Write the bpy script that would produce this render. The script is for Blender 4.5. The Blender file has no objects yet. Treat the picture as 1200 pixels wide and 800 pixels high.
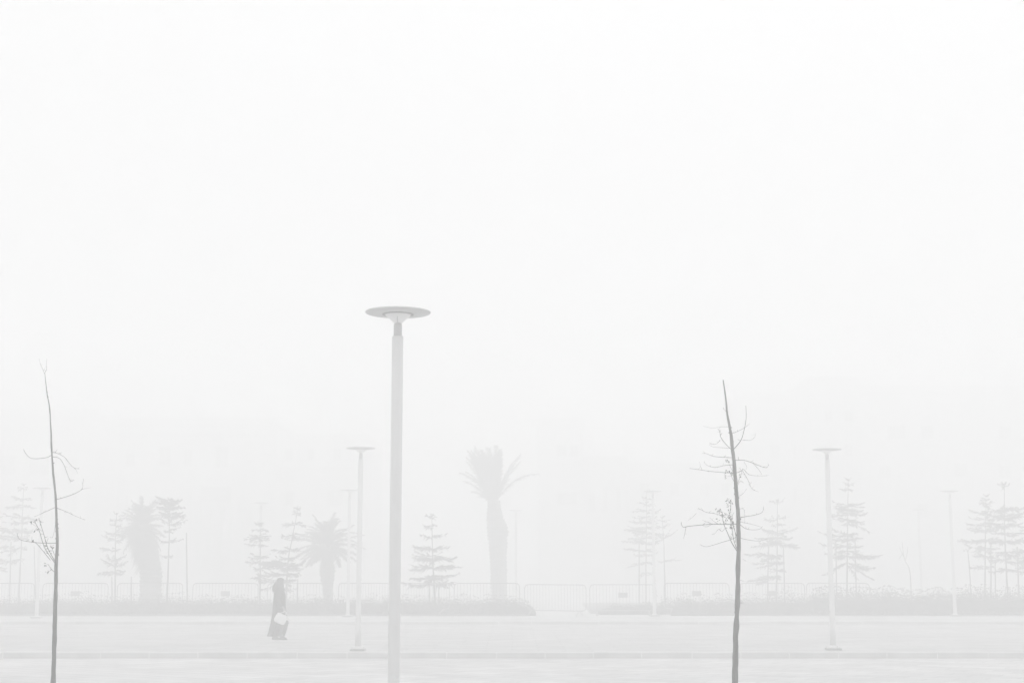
import bpy, bmesh, math, random
from mathutils import Vector, Matrix, Quaternion
from mathutils import noise as mnoise

random.seed(7)
R = math.radians
scene = bpy.context.scene
COL = scene.collection
V = Vector

# ------------------------------------------------------------------ camera geometry
FPX, CAMZ = 1740.0, 1.95                 # focal length in photo pixels (1200 wide), eye height
TH = math.atan(266.0 / FPX)              # upward pitch
CT, ST = math.cos(TH), math.sin(TH)
SIGMA = 0.0296                           # haze density


def W(px, py, y):
    """world point at distance y seen at photo pixel (px, py)"""
    u, r = (400.0 - py) / FPX, (px - 600.0) / FPX
    s = y / (CT - u * ST)
    return V((r * s, y, CAMZ + (ST + u * CT) * s))


def gdist(py, z=0.0):
    u = (400.0 - py) / FPX
    return (z - CAMZ) * (CT - u * ST) / (ST + u * CT)


def mpp(y):
    return y / FPX


# ------------------------------------------------------------------ objects
def tag(o, label=None, cat=None, group=None, kind=None):
    if label: o['label'] = label
    if cat: o['category'] = cat
    if group: o['group'] = group
    if kind: o['kind'] = kind
    return o


def empty(name, loc=(0, 0, 0), rz=0.0):
    o = bpy.data.objects.new(name, None)
    o.empty_display_size = 0.2
    o.location = loc
    o.rotation_euler = (0, 0, rz)
    COL.objects.link(o)
    return o


def children(o):
    return [c for c in COL.objects if c.parent == o]


def copy_tree(o, parent=None):
    c = o.copy()
    COL.objects.link(c)
    if parent is not None:
        c.parent = parent
        c.matrix_parent_inverse.identity()
    for ch in children(o):
        copy_tree(ch, c)
    return c


class MB:
    def __init__(self):
        self.v, self.f = [], []

    def add(self, vs, fs):
        b = len(self.v)
        self.v += [tuple(p) for p in vs]
        self.f += [tuple(i + b for i in f) for f in fs]

    def box(self, x0, x1, y0, y1, z0, z1, m=None):
        vs = [V((x, y, z)) for z in (z0, z1) for x, y in ((x0, y0), (x1, y0), (x1, y1), (x0, y1))]
        if m is not None: vs = [m @ p for p in vs]
        self.add(vs, [(3, 2, 1, 0), (4, 5, 6, 7), (0, 1, 5, 4), (1, 2, 6, 5), (2, 3, 7, 6), (3, 0, 4, 7)])

    def quad(self, a, b, c, d):
        self.add([a, b, c, d], [(0, 1, 2, 3)])

    def lathe(self, prof, n=24, m=None, close=False):
        vs, fs = [], []
        for r, z in prof:
            for i in range(n):
                a = 2 * math.pi * i / n
                vs.append(V((r * math.cos(a), r * math.sin(a), z)))
        k = len(prof)
        for j in range(k - 1 + (1 if close else 0)):
            for i in range(n):
                a, b = j * n + i, j * n + (i + 1) % n
                c, d = ((j + 1) % k) * n + (i + 1) % n, ((j + 1) % k) * n + i
                fs.append((a, b, c, d))
        if not close:
            fs.append(tuple(reversed(range(n))))
            fs.append(tuple(range((k - 1) * n, k * n)))
        if m is not None: vs = [m @ p for p in vs]
        self.add(vs, fs)

    def tube(self, pts, rads, n=8, knob=0.0, seed=0.0):
        pts = [V(p) for p in pts]
        if len(pts) < 2: return
        t0 = (pts[1] - pts[0]).normalized()
        ref = V((0, 1, 0)) if abs(t0.y) < 0.9 else V((1, 0, 0))
        side = t0.cross(ref).normalized()
        vs, fs = [], []
        for k, p in enumerate(pts):
            a = pts[max(0, k - 1)]; b = pts[min(len(pts) - 1, k + 1)]
            t = (b - a).normalized()
            side = (side - t * side.dot(t)).normalized()
            up = t.cross(side)
            for i in range(n):
                an = 2 * math.pi * i / n
                r = rads[k]
                if knob:
                    r *= 1 + knob * mnoise.noise(V((math.cos(an) * 1.2 + seed, math.sin(an) * 1.2, p.z * 9.0 + seed)))
                vs.append(p + side * (math.cos(an) * r) + up * (math.sin(an) * r))
        for k in range(len(pts) - 1):
            for i in range(n):
                fs.append((k * n + i, k * n + (i + 1) % n, (k + 1) * n + (i + 1) % n, (k + 1) * n + i))
        fs.append(tuple(reversed(range(n))))
        fs.append(tuple(range((len(pts) - 1) * n, len(pts) * n)))
        self.add(vs, fs)

    def build(self, name, mat, parent=None, smooth=False, loc=None):
        me = bpy.data.meshes.new(name)
        me.from_pydata(self.v, [], self.f)
        me.update()
        if smooth:
            me.polygons.foreach_set('use_smooth', [True] * len(me.polygons))
        me.materials.append(mat)
        o = bpy.data.objects.new(name, me)
        COL.objects.link(o)
        if parent is not None: o.parent = parent
        if loc is not None: o.location = loc
        return o


def bevel(o, w, seg=2):
    m = o.modifiers.new('bevel', 'BEVEL')
    m.width = w; m.segments = seg; m.limit_method = 'ANGLE'; m.angle_limit = R(40)
    return o


def spline(pts, sub=4):
    """Catmull-Rom through (Vector, radius) pairs"""
    if len(pts) < 3:
        a, b = pts
        return [(a[0].lerp(b[0], k / sub), a[1] + (b[1] - a[1]) * k / sub) for k in range(sub + 1)]
    out = []
    n = len(pts)
    for i in range(n - 1):
        p0, p1, p2, p3 = pts[max(0, i - 1)], pts[i], pts[i + 1], pts[min(n - 1, i + 2)]
        for k in range(sub):
            t = k / sub
            q = 0.5 * ((2 * p1[0]) + (p2[0] - p0[0]) * t + (2 * p0[0] - 5 * p1[0] + 4 * p2[0] - p3[0]) * t * t
                       + (3 * p1[0] - p0[0] - 3 * p2[0] + p3[0]) * t ** 3)
            out.append((q, p1[1] + (p2[1] - p1[1]) * t))
    out.append(pts[-1])
    return out


# ------------------------------------------------------------------ materials (the photograph is monochrome: neutral greys)
def mat(name, g, rough=0.8, var=0.25, scale=3.0, bump=0.0, bscale=40.0, stretch=(1, 1, 1), spec=0.3, metal=0.0, trans=0.0):
    m = bpy.data.materials.new(name)
    m.use_nodes = True
    nt = m.node_tree; N = nt.nodes; L = nt.links
    b = N['Principled BSDF']
    b.inputs['Roughness'].default_value = rough
    b.inputs['Specular IOR Level'].default_value = spec
    b.inputs['Metallic'].default_value = metal
    tc = N.new('ShaderNodeTexCoord')
    mp = N.new('ShaderNodeMapping'); mp.inputs['Scale'].default_value = stretch
    L.new(tc.outputs['Object'], mp.inputs['Vector'])
    nz = N.new('ShaderNodeTexNoise'); nz.inputs['Scale'].default_value = scale; nz.inputs['Detail'].default_value = 5
    L.new(mp.outputs['Vector'], nz.inputs['Vector'])
    rp = N.new('ShaderNodeMapRange')
    rp.inputs['From Min'].default_value = 0.25; rp.inputs['From Max'].default_value = 0.75
    rp.inputs['To Min'].default_value = g * (1 - var); rp.inputs['To Max'].default_value = g * (1 + var)
    L.new(nz.outputs['Fac'], rp.inputs['Value'])
    L.new(rp.outputs['Result'], b.inputs['Base Color'])
    if trans:
        b.inputs['Transmission Weight'].default_value = trans
    if bump:
        n2 = N.new('ShaderNodeTexNoise'); n2.inputs['Scale'].default_value = bscale; n2.inputs['Detail'].default_value = 3
        L.new(mp.outputs['Vector'], n2.inputs['Vector'])
        bp = N.new('ShaderNodeBump'); bp.inputs['Strength'].default_value = bump; bp.inputs['Distance'].default_value = 0.02
        L.new(n2.outputs['Fac'], bp.inputs['Height']); L.new(bp.outputs['Normal'], b.inputs['Normal'])
    return m


def paver_mat(name, g, scale, rot, mortar, var=0.12, bw=0.5, bh=0.25):
    m = mat(name, g, 0.85, 0.10, 0.35)
    nt = m.node_tree; N = nt.nodes; L = nt.links
    b = N['Principled BSDF']; rp = N['Map Range']
    tc = N['Texture Coordinate']
    mp = N.new('ShaderNodeMapping'); mp.inputs['Rotation'].default_value = (0, 0, R(rot))
    L.new(tc.outputs['Object'], mp.inputs['Vector'])
    br = N.new('ShaderNodeTexBrick')
    br.inputs['Scale'].default_value = scale
    br.inputs['Color1'].default_value = (1 - var,) * 3 + (1,)
    br.inputs['Color2'].default_value = (1 + var,) * 3 + (1,)
    br.inputs['Mortar'].default_value = (mortar,) * 3 + (1,)
    br.inputs['Mortar Size'].default_value = 0.02
    br.inputs['Brick Width'].default_value = bw; br.inputs['Row Height'].default_value = bh
    L.new(mp.outputs['Vector'], br.inputs['Vector'])
    st = N.new('ShaderNodeTexNoise'); st.inputs['Scale'].default_value = 1.1; st.inputs['Detail'].default_value = 7
    L.new(tc.outputs['Object'], st.inputs['Vector'])
    sr = N.new('ShaderNodeMapRange'); sr.inputs['From Min'].default_value = .35; sr.inputs['From Max'].default_value = .7
    sr.inputs['To Min'].default_value = .88; sr.inputs['To Max'].default_value = 1.08
    L.new(st.outputs['Fac'], sr.inputs['Value'])
    mx = N.new('ShaderNodeMix'); mx.data_type = 'RGBA'; mx.blend_type = 'MULTIPLY'; mx.inputs['Factor'].default_value = 1
    L.new(rp.outputs['Result'], mx.inputs['A']); L.new(br.outputs['Color'], mx.inputs['B'])
    m2 = N.new('ShaderNodeMix'); m2.data_type = 'RGBA'; m2.blend_type = 'MULTIPLY'; m2.inputs['Factor'].default_value = 1
    L.new(mx.outputs['Result'], m2.inputs['A']); L.new(sr.outputs['Result'], m2.inputs['B'])
    L.new(m2.outputs['Result'], b.inputs['Base Color'])
    bp = N.new('ShaderNodeBump'); bp.inputs['Strength'].default_value = .4; bp.inputs['Distance'].default_value = .01; bp.invert = True
    L.new(br.outputs['Fac'], bp.inputs['Height']); L.new(bp.outputs['Normal'], b.inputs['Normal'])
    return m


M = dict(
    paving=paver_mat('block_paving', 0.50, 1.0, 32, 0.72, .09, 0.9, 0.45),
    promenade=paver_mat('promenade_paving', 0.42, 1.0, 0, 0.8, .05, 1.2, 0.6),
    pavement=paver_mat('pavement_slabs', 0.49, 1.0, 0, 0.8, .05, .6, .6),
    ground=mat('pale_ground', 0.44, .9, .12, .25, .3, 12),
    kerb=mat('kerb_concrete', 0.55, .85, .12, 2.0, .3, 60),
    joint=mat('kerb_mortar', 0.72, .9, .1, 8),
    soil=mat('soil', 0.16, .95, .3, 2.5, .6, 25),
    lamp=mat('lamp_paint', 0.68, .45, .04, 2.0, spec=.45),
    lampdark=mat('lamp_aluminium', 0.54, .42, .05, 6, spec=.5),
    frost=mat('frosted_diffuser', 0.84, .35, .02, 3, spec=.5),
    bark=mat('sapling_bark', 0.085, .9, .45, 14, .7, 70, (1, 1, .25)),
    twig=mat('twig_bark', 0.13, .9, .3, 20),
    dryleaf=mat('dry_leaf', 0.11, .8, .4, 30),
    pinebark=mat('pine_bark', 0.10, .9, .3, 8, .5, 40),
    needle=mat('pine_needles', 0.05, .75, .4, 5),
    palmbark=mat('palm_bark', 0.13, .95, .35, 6, .7, 25, (1, 1, 3)),
    frond=mat('palm_frond', 0.065, .7, .35, 4),
    deadfrond=mat('dead_palm_frond', 0.11, .9, .35, 5),
    hedge=mat('hedge_leaves', 0.075, .7, .6, 1.6),
    hedgecore=mat('hedge_core', 0.045, .9, .3, 6),
    stake=mat('stake_wood', 0.14, .9, .25, 10, .3, 40, (1, 1, .2)),
    steel=mat('galvanised_steel', 0.28, .5, .15, 12, metal=.3),
    plate=mat('plate_paint', 0.28, .6, .1, 10),
    robe=mat('dark_wool_robe', 0.018, .95, .9, 11, .3, 120, (1, 1, .12)),  # upright streaks in the cloth colour stand in for shading of the folds
    scarf=mat('headscarf_cloth', 0.05, .95, .25, 12, .3, 100),
    skin=mat('skin', 0.26, .6, .05, 20),
    shoe=mat('black_shoe', 0.02, .6, .1, 20),
    bag=mat('white_bag', 0.74, .7, .06, 14, .3, 60),
    wall=mat('render_wall', 0.64, .9, .08, .4, .2, 8),
    wall2=mat('render_wall_grey', 0.52, .9, .08, .4, .2, 8),
    roof=mat('roof_concrete', 0.5, .9, .1, .5),
    glass=mat('window_glass', 0.03, .15, .1, 2, spec=.5),
    frame=mat('window_frame', 0.33, .6, .05, 5),
    awning=mat('awning_cloth', 0.10, .8, .1, 3),
)

# fog's lightening of the stems painted into the bark colour, paler towards the tip
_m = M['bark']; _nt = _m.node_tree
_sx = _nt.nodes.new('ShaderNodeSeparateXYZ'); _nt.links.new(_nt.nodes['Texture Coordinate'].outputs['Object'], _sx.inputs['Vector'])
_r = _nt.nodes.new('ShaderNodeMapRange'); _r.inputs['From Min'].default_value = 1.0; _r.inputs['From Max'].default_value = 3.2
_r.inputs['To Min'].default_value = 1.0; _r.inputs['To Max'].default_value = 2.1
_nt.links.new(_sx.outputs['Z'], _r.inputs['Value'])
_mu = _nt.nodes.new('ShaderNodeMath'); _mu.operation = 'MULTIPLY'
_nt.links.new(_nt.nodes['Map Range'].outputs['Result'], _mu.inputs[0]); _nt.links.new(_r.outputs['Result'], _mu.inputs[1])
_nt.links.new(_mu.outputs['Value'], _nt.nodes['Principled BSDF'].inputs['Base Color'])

# ------------------------------------------------------------------ ground, paving, kerbs
K1 = gdist(771.0)                # foot of the near kerb
K1Z = 0.14
K2 = gdist(731.0, K1Z)           # foot of the far kerb
K2Z = 0.245
BED = gdist(721.3, K2Z)          # front edge of the planting beds


def sheet(name, x0, x1, y0, y1, z, m, kind='structure'):
    b = MB(); b.quad((x0, y0, z), (x1, y0, z), (x1, y1, z), (x0, y1, z))
    return tag(b.build(name, m), kind=kind)


sheet('ground', -400, 400, -60, 440, -0.004, M['ground'])
sheet('road', -120, 120, -40, K1 - 0.002, 0.0, M['paving'])


def kerb_run(name, y, z0, z1, depth, stone, x0, x1, jit):
    b = MB(); x = x0
    while x < x1:
        d = stone * random.uniform(.97, 1.03)
        dz = random.uniform(-.004, .004); dy = random.uniform(-jit, jit)
        c = .018
        a, e = x + .011, x + d - .011
        prof = [(y + dy, z0 - .05), (y + dy, z1 - c + dz), (y + dy + c, z1 + dz), (y + depth, z1 + dz), (y + depth, z0 - .05)]
        n = len(prof)
        vs = [V((a, p[0], p[1])) for p in prof] + [V((e, p[0], p[1])) for p in prof]
        fs = [(i, (i + 1) % n, n + (i + 1) % n, n + i) for i in range(n)]
        fs = [tuple(reversed(f)) for f in fs] + [tuple(range(n)), tuple(reversed(range(n, 2 * n)))]
        b.add(vs, fs)
        x += d
    o = tag(b.build(name, M['kerb']), kind='structure')
    j = MB(); j.box(x0, x1, y + .008, y + depth - .008, z0 - .06, z1 - .008)
    j.build('kerb_mortar', M['joint'], o)
    return o


kerb_run('kerb', K1, 0.0, K1Z, .22, 1.09, -46, 46, .004)
kerb_run('kerb', K2, K1Z, K2Z, .2, 1.09, -46, 46, .003)
b = MB(); b.box(-110, 110, K1 + .222, K2 - .002, -.05, K1Z - .003)
tag(b.build('promenade', M['promenade']), kind='structure')
b = MB(); b.box(-110, 110, K2 + .202, 430, -.05, K2Z - .003)
tag(b.build('pavement', M['pavement']), kind='structure')


def bed(pts):
    """low planting bed: an irregular soil mound"""
    b = MB()
    n = len(pts)
    lo = [V((x, y, K2Z - .02)) for x, y in pts]
    cx = sum(p[0] for p in pts) / n; cy = sum(p[1] for p in pts) / n
    hi = [V((x + (.12 if x < cx else -.12), y + (.12 if y < cy else -.12), K2Z + .07)) for x, y in pts]
    b.add(lo + hi, [tuple(range(n, 2 * n))] + [(i, (i + 1) % n, n + (i + 1) % n, n + i) for i in range(n)])
    return tag(b.build('planting_bed', M['soil']), kind='structure')


gapL = W(622, 715, BED + 1).x
gapR = W(693, 715, BED + 2).x
bed([(-60, BED), (gapL - .2, BED), (gapL + .2, BED + 1.2), (gapL - .4, 74), (-60, 74)])
bed([(gapR, BED + 3.0), (gapR + 5.5, BED + .15), (60, BED), (60, 74), (gapR + .4, 74)])


# ------------------------------------------------------------------ street lamps
LY2 = gdist(762.0, K1Z)
LH = (W(422, 523.2, LY2).z - K1Z)        # lamp height from the second row
NS = LH                                   # shorthand


def make_lamp():
    r = empty('street_lamp')
    h = LH
    pl = MB(); pl.box(-.165, .165, -.165, .165, 0, .045)
    p = bevel(pl.build('base_plate', M['steel'], r), .006)
    g = MB(); g.lathe([(.092, .045), (.090, .07), (.066, .10), (.062, .11)], 28)
    g.build('base_collar', M['lamp'], r, smooth=False)
    for sx, sy in ((1, 1), (1, -1), (-1, 1), (-1, -1)):
        q = MB(); q.lathe([(.015, .045), (.015, .06), (.009, .062), (.009, .085)], 6)
        q.build('bolt', M['lampdark'], p, loc=(sx * .125, sy * .125, 0))
    t = MB(); t.lathe([(.065, .1), (.062, .5), (.0590, 1.6), (.0575, h - .290), (.054, h - .282)], 32)
    t.build('pole', M['lamp'], r, smooth=True)
    hd = MB(); hd.box(-.03, .03, -.0635, -.05, .62, .92)
    bevel(hd.build('access_door', M['lamp'], r), .004)
    nk = MB(); nk.lathe([(.042, h - .295), (.042, h - .175), (.037, h - .150), (.028, h - .145)], 28)
    nk.build('neck', M['lampdark'], r, smooth=False)
    df = MB()
    df.lathe([(.037, h - .146), (.083, h - .106), (.128, h - .067), (.130, h - .061), (.10, h - .056)], 36)
    d = df.build('diffuser', M['frost'], r, smooth=False)
    for a in range(3):
        an = R(-90 + 120 * a)
        bl = MB(); bl.tube([(.036 * math.cos(an), .036 * math.sin(an), h - .142), (.078 * math.cos(an), .078 * math.sin(an), h - .106),
                            (.05 * math.cos(an) + .05 * math.cos(an), .1 * math.sin(an), h - .088)], [.006, .0055, .004], 6)
        bl.build('rib', M['lampdark'], d, smooth=True)
    sh = MB()
    rr = .333
    sh.lathe([(.02, h - .050), (.13, h - .0555), (.24, h - .053), (rr - .012, h - .045), (rr - .002, h - .040), (rr, h - .033), (rr - .006, h - .027),
              (.24, h - .010), (.12, h - .002), (.02, h)], 56)
    s = sh.build('lamp_shade', M['lampdark'], r, smooth=True)
    rg = MB(); rg.lathe([(.14, h - .0600), (.158, h - .0600), (.162, h - .053), (.136, h - .053)], 40, close=True)
    rg.build('reflector_ring', M['frame'], s, smooth=False)
    return r


lamp0 = make_lamp()
NEARY = None
# distance at which a lamp of height LH standing on the road reaches up to pixel row 359
lo_, hi_ = 5.0, 40.0
for _ in range(60):
    mid = (lo_ + hi_) / 2
    if W(466, 362.0, mid).z < LH: lo_ = mid
    else: hi_ = mid
NEARY = lo_


def lampdist(ytop, zb):
    lo_, hi_ = 10.0, 200.0
    for _ in range(60):
        mid = (lo_ + hi_) / 2
        if W(600, ytop, mid).z - zb < LH: lo_ = mid
        else: hi_ = mid
    return lo_


G = 'disc-topped street lamps'
LAMPS = [
    (466.5, 360, NEARY, 0.0, 'tallest pale lamp post with a flat disc head, nearest to the camera'),
    (423, 524, LY2, K1Z, 'pale disc-topped lamp post on the promenade edge, directly left of the nearest lamp post'),
    (969, 527, gdist(761, K1Z), K1Z, 'pale disc-topped lamp post on the promenade edge, before a pine right of the leaning tree'),
    (50, 570, lampdist(570.5, K2Z), K2Z, 'faded disc-topped lamp post directly left of the bare tree with the forked tip'),
    (410, 573, lampdist(573, K2Z), K2Z, 'faded disc-topped lamp post between the spreading palm and a nearer lamp post'),
    (765, 575.5, lampdist(575, K2Z), K2Z, 'faded disc-topped lamp post rising beside the palest pine'),
    (1113, 577.5, lampdist(577, K2Z), K2Z, 'faded disc-topped lamp post over the tall hedge, left of the pair of right-hand pines'),
    (306, 588, lampdist(588, K2Z), K2Z, 'almost vanished lamp post behind the pine left of the robed person'),
    (604.5, 597, lampdist(597, K2Z), K2Z, 'almost vanished lamp post right of the tall thick-trunked palm'),
    (1076, 596, lampdist(596, K2Z), K2Z, 'almost vanished lamp post behind the tall hedge, beside a thin bare stem'),
]
for i, (px, py, y, zb, lab) in enumerate(LAMPS):
    o = lamp0 if i == 0 else copy_tree(lamp0)
    p = W(px, py, y)
    if abs(y - BED) < 4: y = min(y, BED - .22); p = W(px, py, y)
    o.location = (p.x, y, zb)
    o.rotation_euler.z = R(random.uniform(-8, 8)) if i else 0
    tag(o, lab, 'street lamp', G)

# ------------------------------------------------------------------ bare saplings
def sapling(y, trunk, branches, leaves, label, seed):
    rnd = random.Random(seed)
    base = W(trunk[-1][0], trunk[-1][1], y)
    t1 = trunk[-1]; t0 = trunk[-3]
    bx = W(t1[0], t1[1], y).x + (W(t1[0], t1[1], y).x - W(t0[0], t0[1], y).x) * .25
    root = empty('bare_tree', (bx, y, 0))
    off = V((bx, y, 0))
    m = mpp(y) * 1.0
    pts = [(W(px, py, y + .02 * math.sin(py * .05)) - off, w * m * (.45 if py > 640 or px > 400 else .37)) for px, py, w in trunk]
    pts.append((V((0.0, 0, .35)), trunk[-1][2] * m * .55))
    pts.append((V((0, 0, .08)), trunk[-1][2] * m * .66))
    pts.append((V((0, 0, -.06)), trunk[-1][2] * m * 1.0))
    sp = spline(pts, 7)
    tb = MB(); tb.tube([p for p, r in sp], [r for p, r in sp], 12, .34, seed)
    for k in range(26):
        p, r_ = sp[rnd.randrange(4, len(sp) - 22)]
        a = rnd.uniform(0, 6.283); d = V((math.cos(a), math.sin(a), rnd.uniform(.1, .9))).normalized()
        ln = r_ + rnd.uniform(.003, .012)
        tb.tube([p + d * r_ * .5, p + d * ln * .9, p + d * ln], [r_ * .55, r_ * .42, r_ * .2], 7)
    tag(root, label, 'bare tree')
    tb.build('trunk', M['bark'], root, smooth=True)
    for br in branches:
        w0, pp = br[0], br[1:]
        dirn = rnd.uniform(-.75, .75)
        acc = 0.0; P = []
        for k, (px, py) in enumerate(pp):
            if k: acc += math.hypot(px - pp[k - 1][0], py - pp[k - 1][1]) * m
            jx, jy = (rnd.uniform(-.5, .5), rnd.uniform(-.5, .5)) if 0 < k < len(pp) - 1 else (0, 0)
            P.append((W(px + jx, py + jy, y + dirn * acc) - off, m * .5 * max(.34, w0 * .50) * (1 - .55 * k / (len(pp) - 1))))
        s = spline(P, 4)
        bm = MB(); bm.tube([p for p, r in s], [r for p, r in s], 6, .3, rnd.random() * 9)
        for k in range(2, len(s) - 1):                      # buds and short spurs
            if rnd.random() < .34:
                d = V((rnd.uniform(-1, 1), rnd.uniform(-1, 1), rnd.uniform(-.2, 1))).normalized() * rnd.uniform(.012, .045)
                bm.tube([s[k][0], s[k][0] + d], [s[k][1] * .8, s[k][1] * .35], 5)
        bm.build('branch', M['twig'], root, smooth=True)
    if leaves:
        lm = MB()
        for px, py, n, sp_ in leaves:
            for _ in range((n * 2 + 2) // 3):
                c = W(px + rnd.gauss(0, sp_), py + rnd.gauss(0, sp_), y + rnd.uniform(-.06, .06)) - off
                a = V((rnd.uniform(-1, 1), rnd.uniform(-1, 1), rnd.uniform(-1.2, .4))).normalized() * rnd.uniform(.009, .021)
                s_ = a.cross(V((rnd.uniform(-1, 1), rnd.uniform(-1, 1), rnd.uniform(-1, 1)))).normalized() * rnd.uniform(.0035, .008)
                k = a.cross(s_).normalized() * .004
                lm.add([c - a, c + s_ + k, c + a, c - s_ + k], [(0, 1, 2), (0, 2, 3)])
        lm.build('dry_leaves', M['dryleaf'], root)
    return root


TRY = NEARY
sapling(TRY, [(52.5, 437, .9), (55, 460, 1.4), (58, 477, 1.9), (59.5, 500, 2.0), (60.7, 530, 2.7), (63, 560, 3.2), (65, 580, 3.4), (66, 600, 3.6),
              (66.6, 620, 3.8), (67, 637, 4.2), (66, 660, 4.4), (65.5, 680, 4.6), (65, 700, 4.6), (64.2, 729, 5.4), (63.6, 760, 5.4), (62.6, 785, 6.0), (62.3, 802, 6.4)],
        [(.8, (52.5, 438), (49.5, 431), (47.5, 426), (46, 420)), (.8, (52.5, 437), (54.3, 432), (54.6, 426), (55, 420)),
         (1.5, (60.5, 533), (55, 536.3), (42, 537), (34.5, 536.4), (30, 531), (27.5, 526)),
         (1.2, (61, 530), (66, 530), (75, 535), (82, 543), (87, 548), (93, 549)), (.7, (86, 547), (89, 551), (91, 555)),
         (1.2, (62, 535), (69, 536.5), (75, 544), (79, 555), (81, 560), (84, 564), (87, 562)), (.7, (81, 560), (82, 563), (82, 566)),
         (1.3, (66, 585), (78, 582), (88, 578), (96, 572.5), (97, 566), (98, 561)), (.7, (95, 573), (100, 572.5), (107, 571)),
         (1.1, (65, 594), (55, 599), (47, 602), (40, 605)), (1.1, (67, 595), (78, 599), (88, 604), (100, 609)),
         (1.5, (66.5, 636), (55, 636.5), (40, 635), (24, 631.5), (20, 624)),
         (2.0, (65, 660), (58, 650), (52, 640), (46, 622), (42, 613), (40, 609)), (1.8, (65, 658), (57, 643), (51, 626), (47, 613), (46, 609)),
         (1.3, (65, 671), (60, 666), (56, 661), (53, 662)), (.9, (60, 667), (57, 669), (55, 671)),
         (1.4, (59, 656), (50, 645), (43, 637), (38, 633), (37.5, 628)), (.9, (64, 650), (61, 643), (60.5, 640), (64, 638)),
         (.9, (56, 641), (54, 637), (57, 630)), (.8, (49, 622), (44, 617), (37, 613), (34, 611)), (.7, (66, 608), (62, 628), (58, 629)),
         (.8, (62, 645), (57, 645), (53, 648)), (1.0, (66, 650), (69, 648))],
        [(41, 611, 10, 2.0), (47, 612, 8, 1.6), (55, 640, 10, 1.8), (57, 647, 6, 2), (38, 634, 7, 1.8), (54, 662, 5, 1.2), (56, 670, 4, 1), (36, 612, 5, 1.6), (61, 641, 5, 1.5), (43, 620, 5, 1.5)],
        'slender bare tree with a forked tip, left of the robed person', 11)

sapling(TRY + .05, [(847.5, 445, 1.3), (851, 471, 2.2), (852, 483, 2.4), (855, 500, 3.2), (857, 512, 3.8), (858.7, 527, 4.2), (860.5, 545, 4.6), (862.3, 570, 4.8),
                    (864, 590, 5.0), (865.2, 612, 5.2), (865.5, 640, 5.4), (865, 665, 5.8), (864.8, 690, 6.0), (863.8, 715, 6.2), (862.4, 740, 6.6), (861.8, 770, 7.0), (861.4, 802, 7.6)],
        [(1.6, (858.7, 528), (850, 520), (845, 512), (843, 505), (841, 502)), (1.9, (859, 527), (868, 516), (872, 505), (874, 490), (874, 475)),
         (.8, (870, 515), (878, 516), (884, 512), (885, 507)), (1.0, (857, 508), (864, 505), (872, 501), (879, 496)),
         (.8, (855, 500), (847, 500), (835, 501), (824, 499)), (.8, (844, 515), (840, 519), (834, 520), (831, 518)), (.8, (856, 525), (846, 524.5), (836, 524), (831, 521)),
         (1.4, (859.5, 536), (848, 535), (836, 534), (828, 531), (823, 531)), (1.1, (860, 544.5), (850, 545), (838, 547), (829, 545), (825, 541)),
         (1.3, (861, 554), (848, 553.6), (832, 552), (818, 550), (808, 548.5)), (.7, (823, 550.5), (821, 546), (820, 541)),
         (1.0, (862, 567), (858, 560), (855, 553), (851, 552), (849, 558)), (.8, (861, 556), (856, 548), (853, 540), (852, 536)),
         (1.4, (861, 539), (872, 539), (882, 542), (892, 546), (898, 547.5), (901, 544)), (1.2, (862, 554), (868, 552), (871, 550), (878, 556), (888, 557.5), (899, 557)),
         (1.0, (870, 551), (876, 562), (881, 572), (889, 576)), (.9, (864, 567), (867, 559), (869, 552), (866, 548)), (.7, (866, 581), (871, 578), (875, 572)),
         (.8, (882, 542), (889, 550), (893, 556)), (.7, (872, 541), (875, 547), (874, 550)), (.6, (865, 568), (868, 563), (872, 566)),
         (1.4, (866, 606.5), (875, 605), (885, 603), (893, 600), (895, 593)), (1.2, (867, 614), (873, 619), (880, 620.5), (889, 620), (894, 616)),
         (.8, (867, 611), (880, 614), (892, 617)), (.7, (866, 596), (872, 596.5), (872.6, 604), (872.4, 613)),
         (1.9, (865, 613.5), (850, 613.5), (835, 614), (820, 615), (806, 616.5), (800, 617.2), (798, 612)), (.9, (804, 616.5), (802, 625), (801, 631)),
         (1.2, (852, 607), (840, 602), (828, 600), (821, 596), (818, 595)), (.8, (842, 613.8), (836, 610), (832, 606)), (.8, (836, 614), (827, 611), (823, 609)),
         (2.2, (863.5, 645), (858, 636), (853, 625), (848, 612), (846, 601), (842, 598)), (1.9, (863, 642), (860, 630), (857, 616), (855, 604), (856, 590), (853, 587)),
         (1.4, (863, 628), (858, 614), (855, 606), (851, 603)), (1.2, (862, 635), (861, 622), (858, 608), (860, 600)),
         (1.1, (864, 628.5), (855, 632), (845, 635), (835, 639), (827, 640.5), (820, 637.5)), (1.0, (867, 630), (878, 632), (890, 633), (899, 631)),
         (1.0, (866, 706), (869, 706), (872, 705.6)), (.8, (850, 618), (846, 622), (842, 620), (838, 624), (834, 626)), (.8, (852, 483), (848.5, 479), (847, 478)),
         (.8, (835, 613.5), (828, 617), (823, 615)), (.6, (816, 601), (812, 606), (806, 610))],
        [(843, 599, 14, 1.8), (847, 602, 10, 1.8), (854, 588, 10, 1.7), (857, 587, 6, 1.3), (853, 603, 12, 2), (857, 607, 10, 2), (855, 616, 12, 2.2), (859, 613, 8, 2), (851, 610, 6, 1.6),
         (852, 553, 8, 1.5), (858, 555, 6, 1.3), (853, 540, 8, 1.4), (850, 560, 4, 1), (868, 557, 6, 1.3), (842, 611, 6, 1.4), (853, 595, 5, 1.5)],
        'leaning bare tree with leafy side twigs and a cut-off tip, foreground right of centre', 23)


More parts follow.
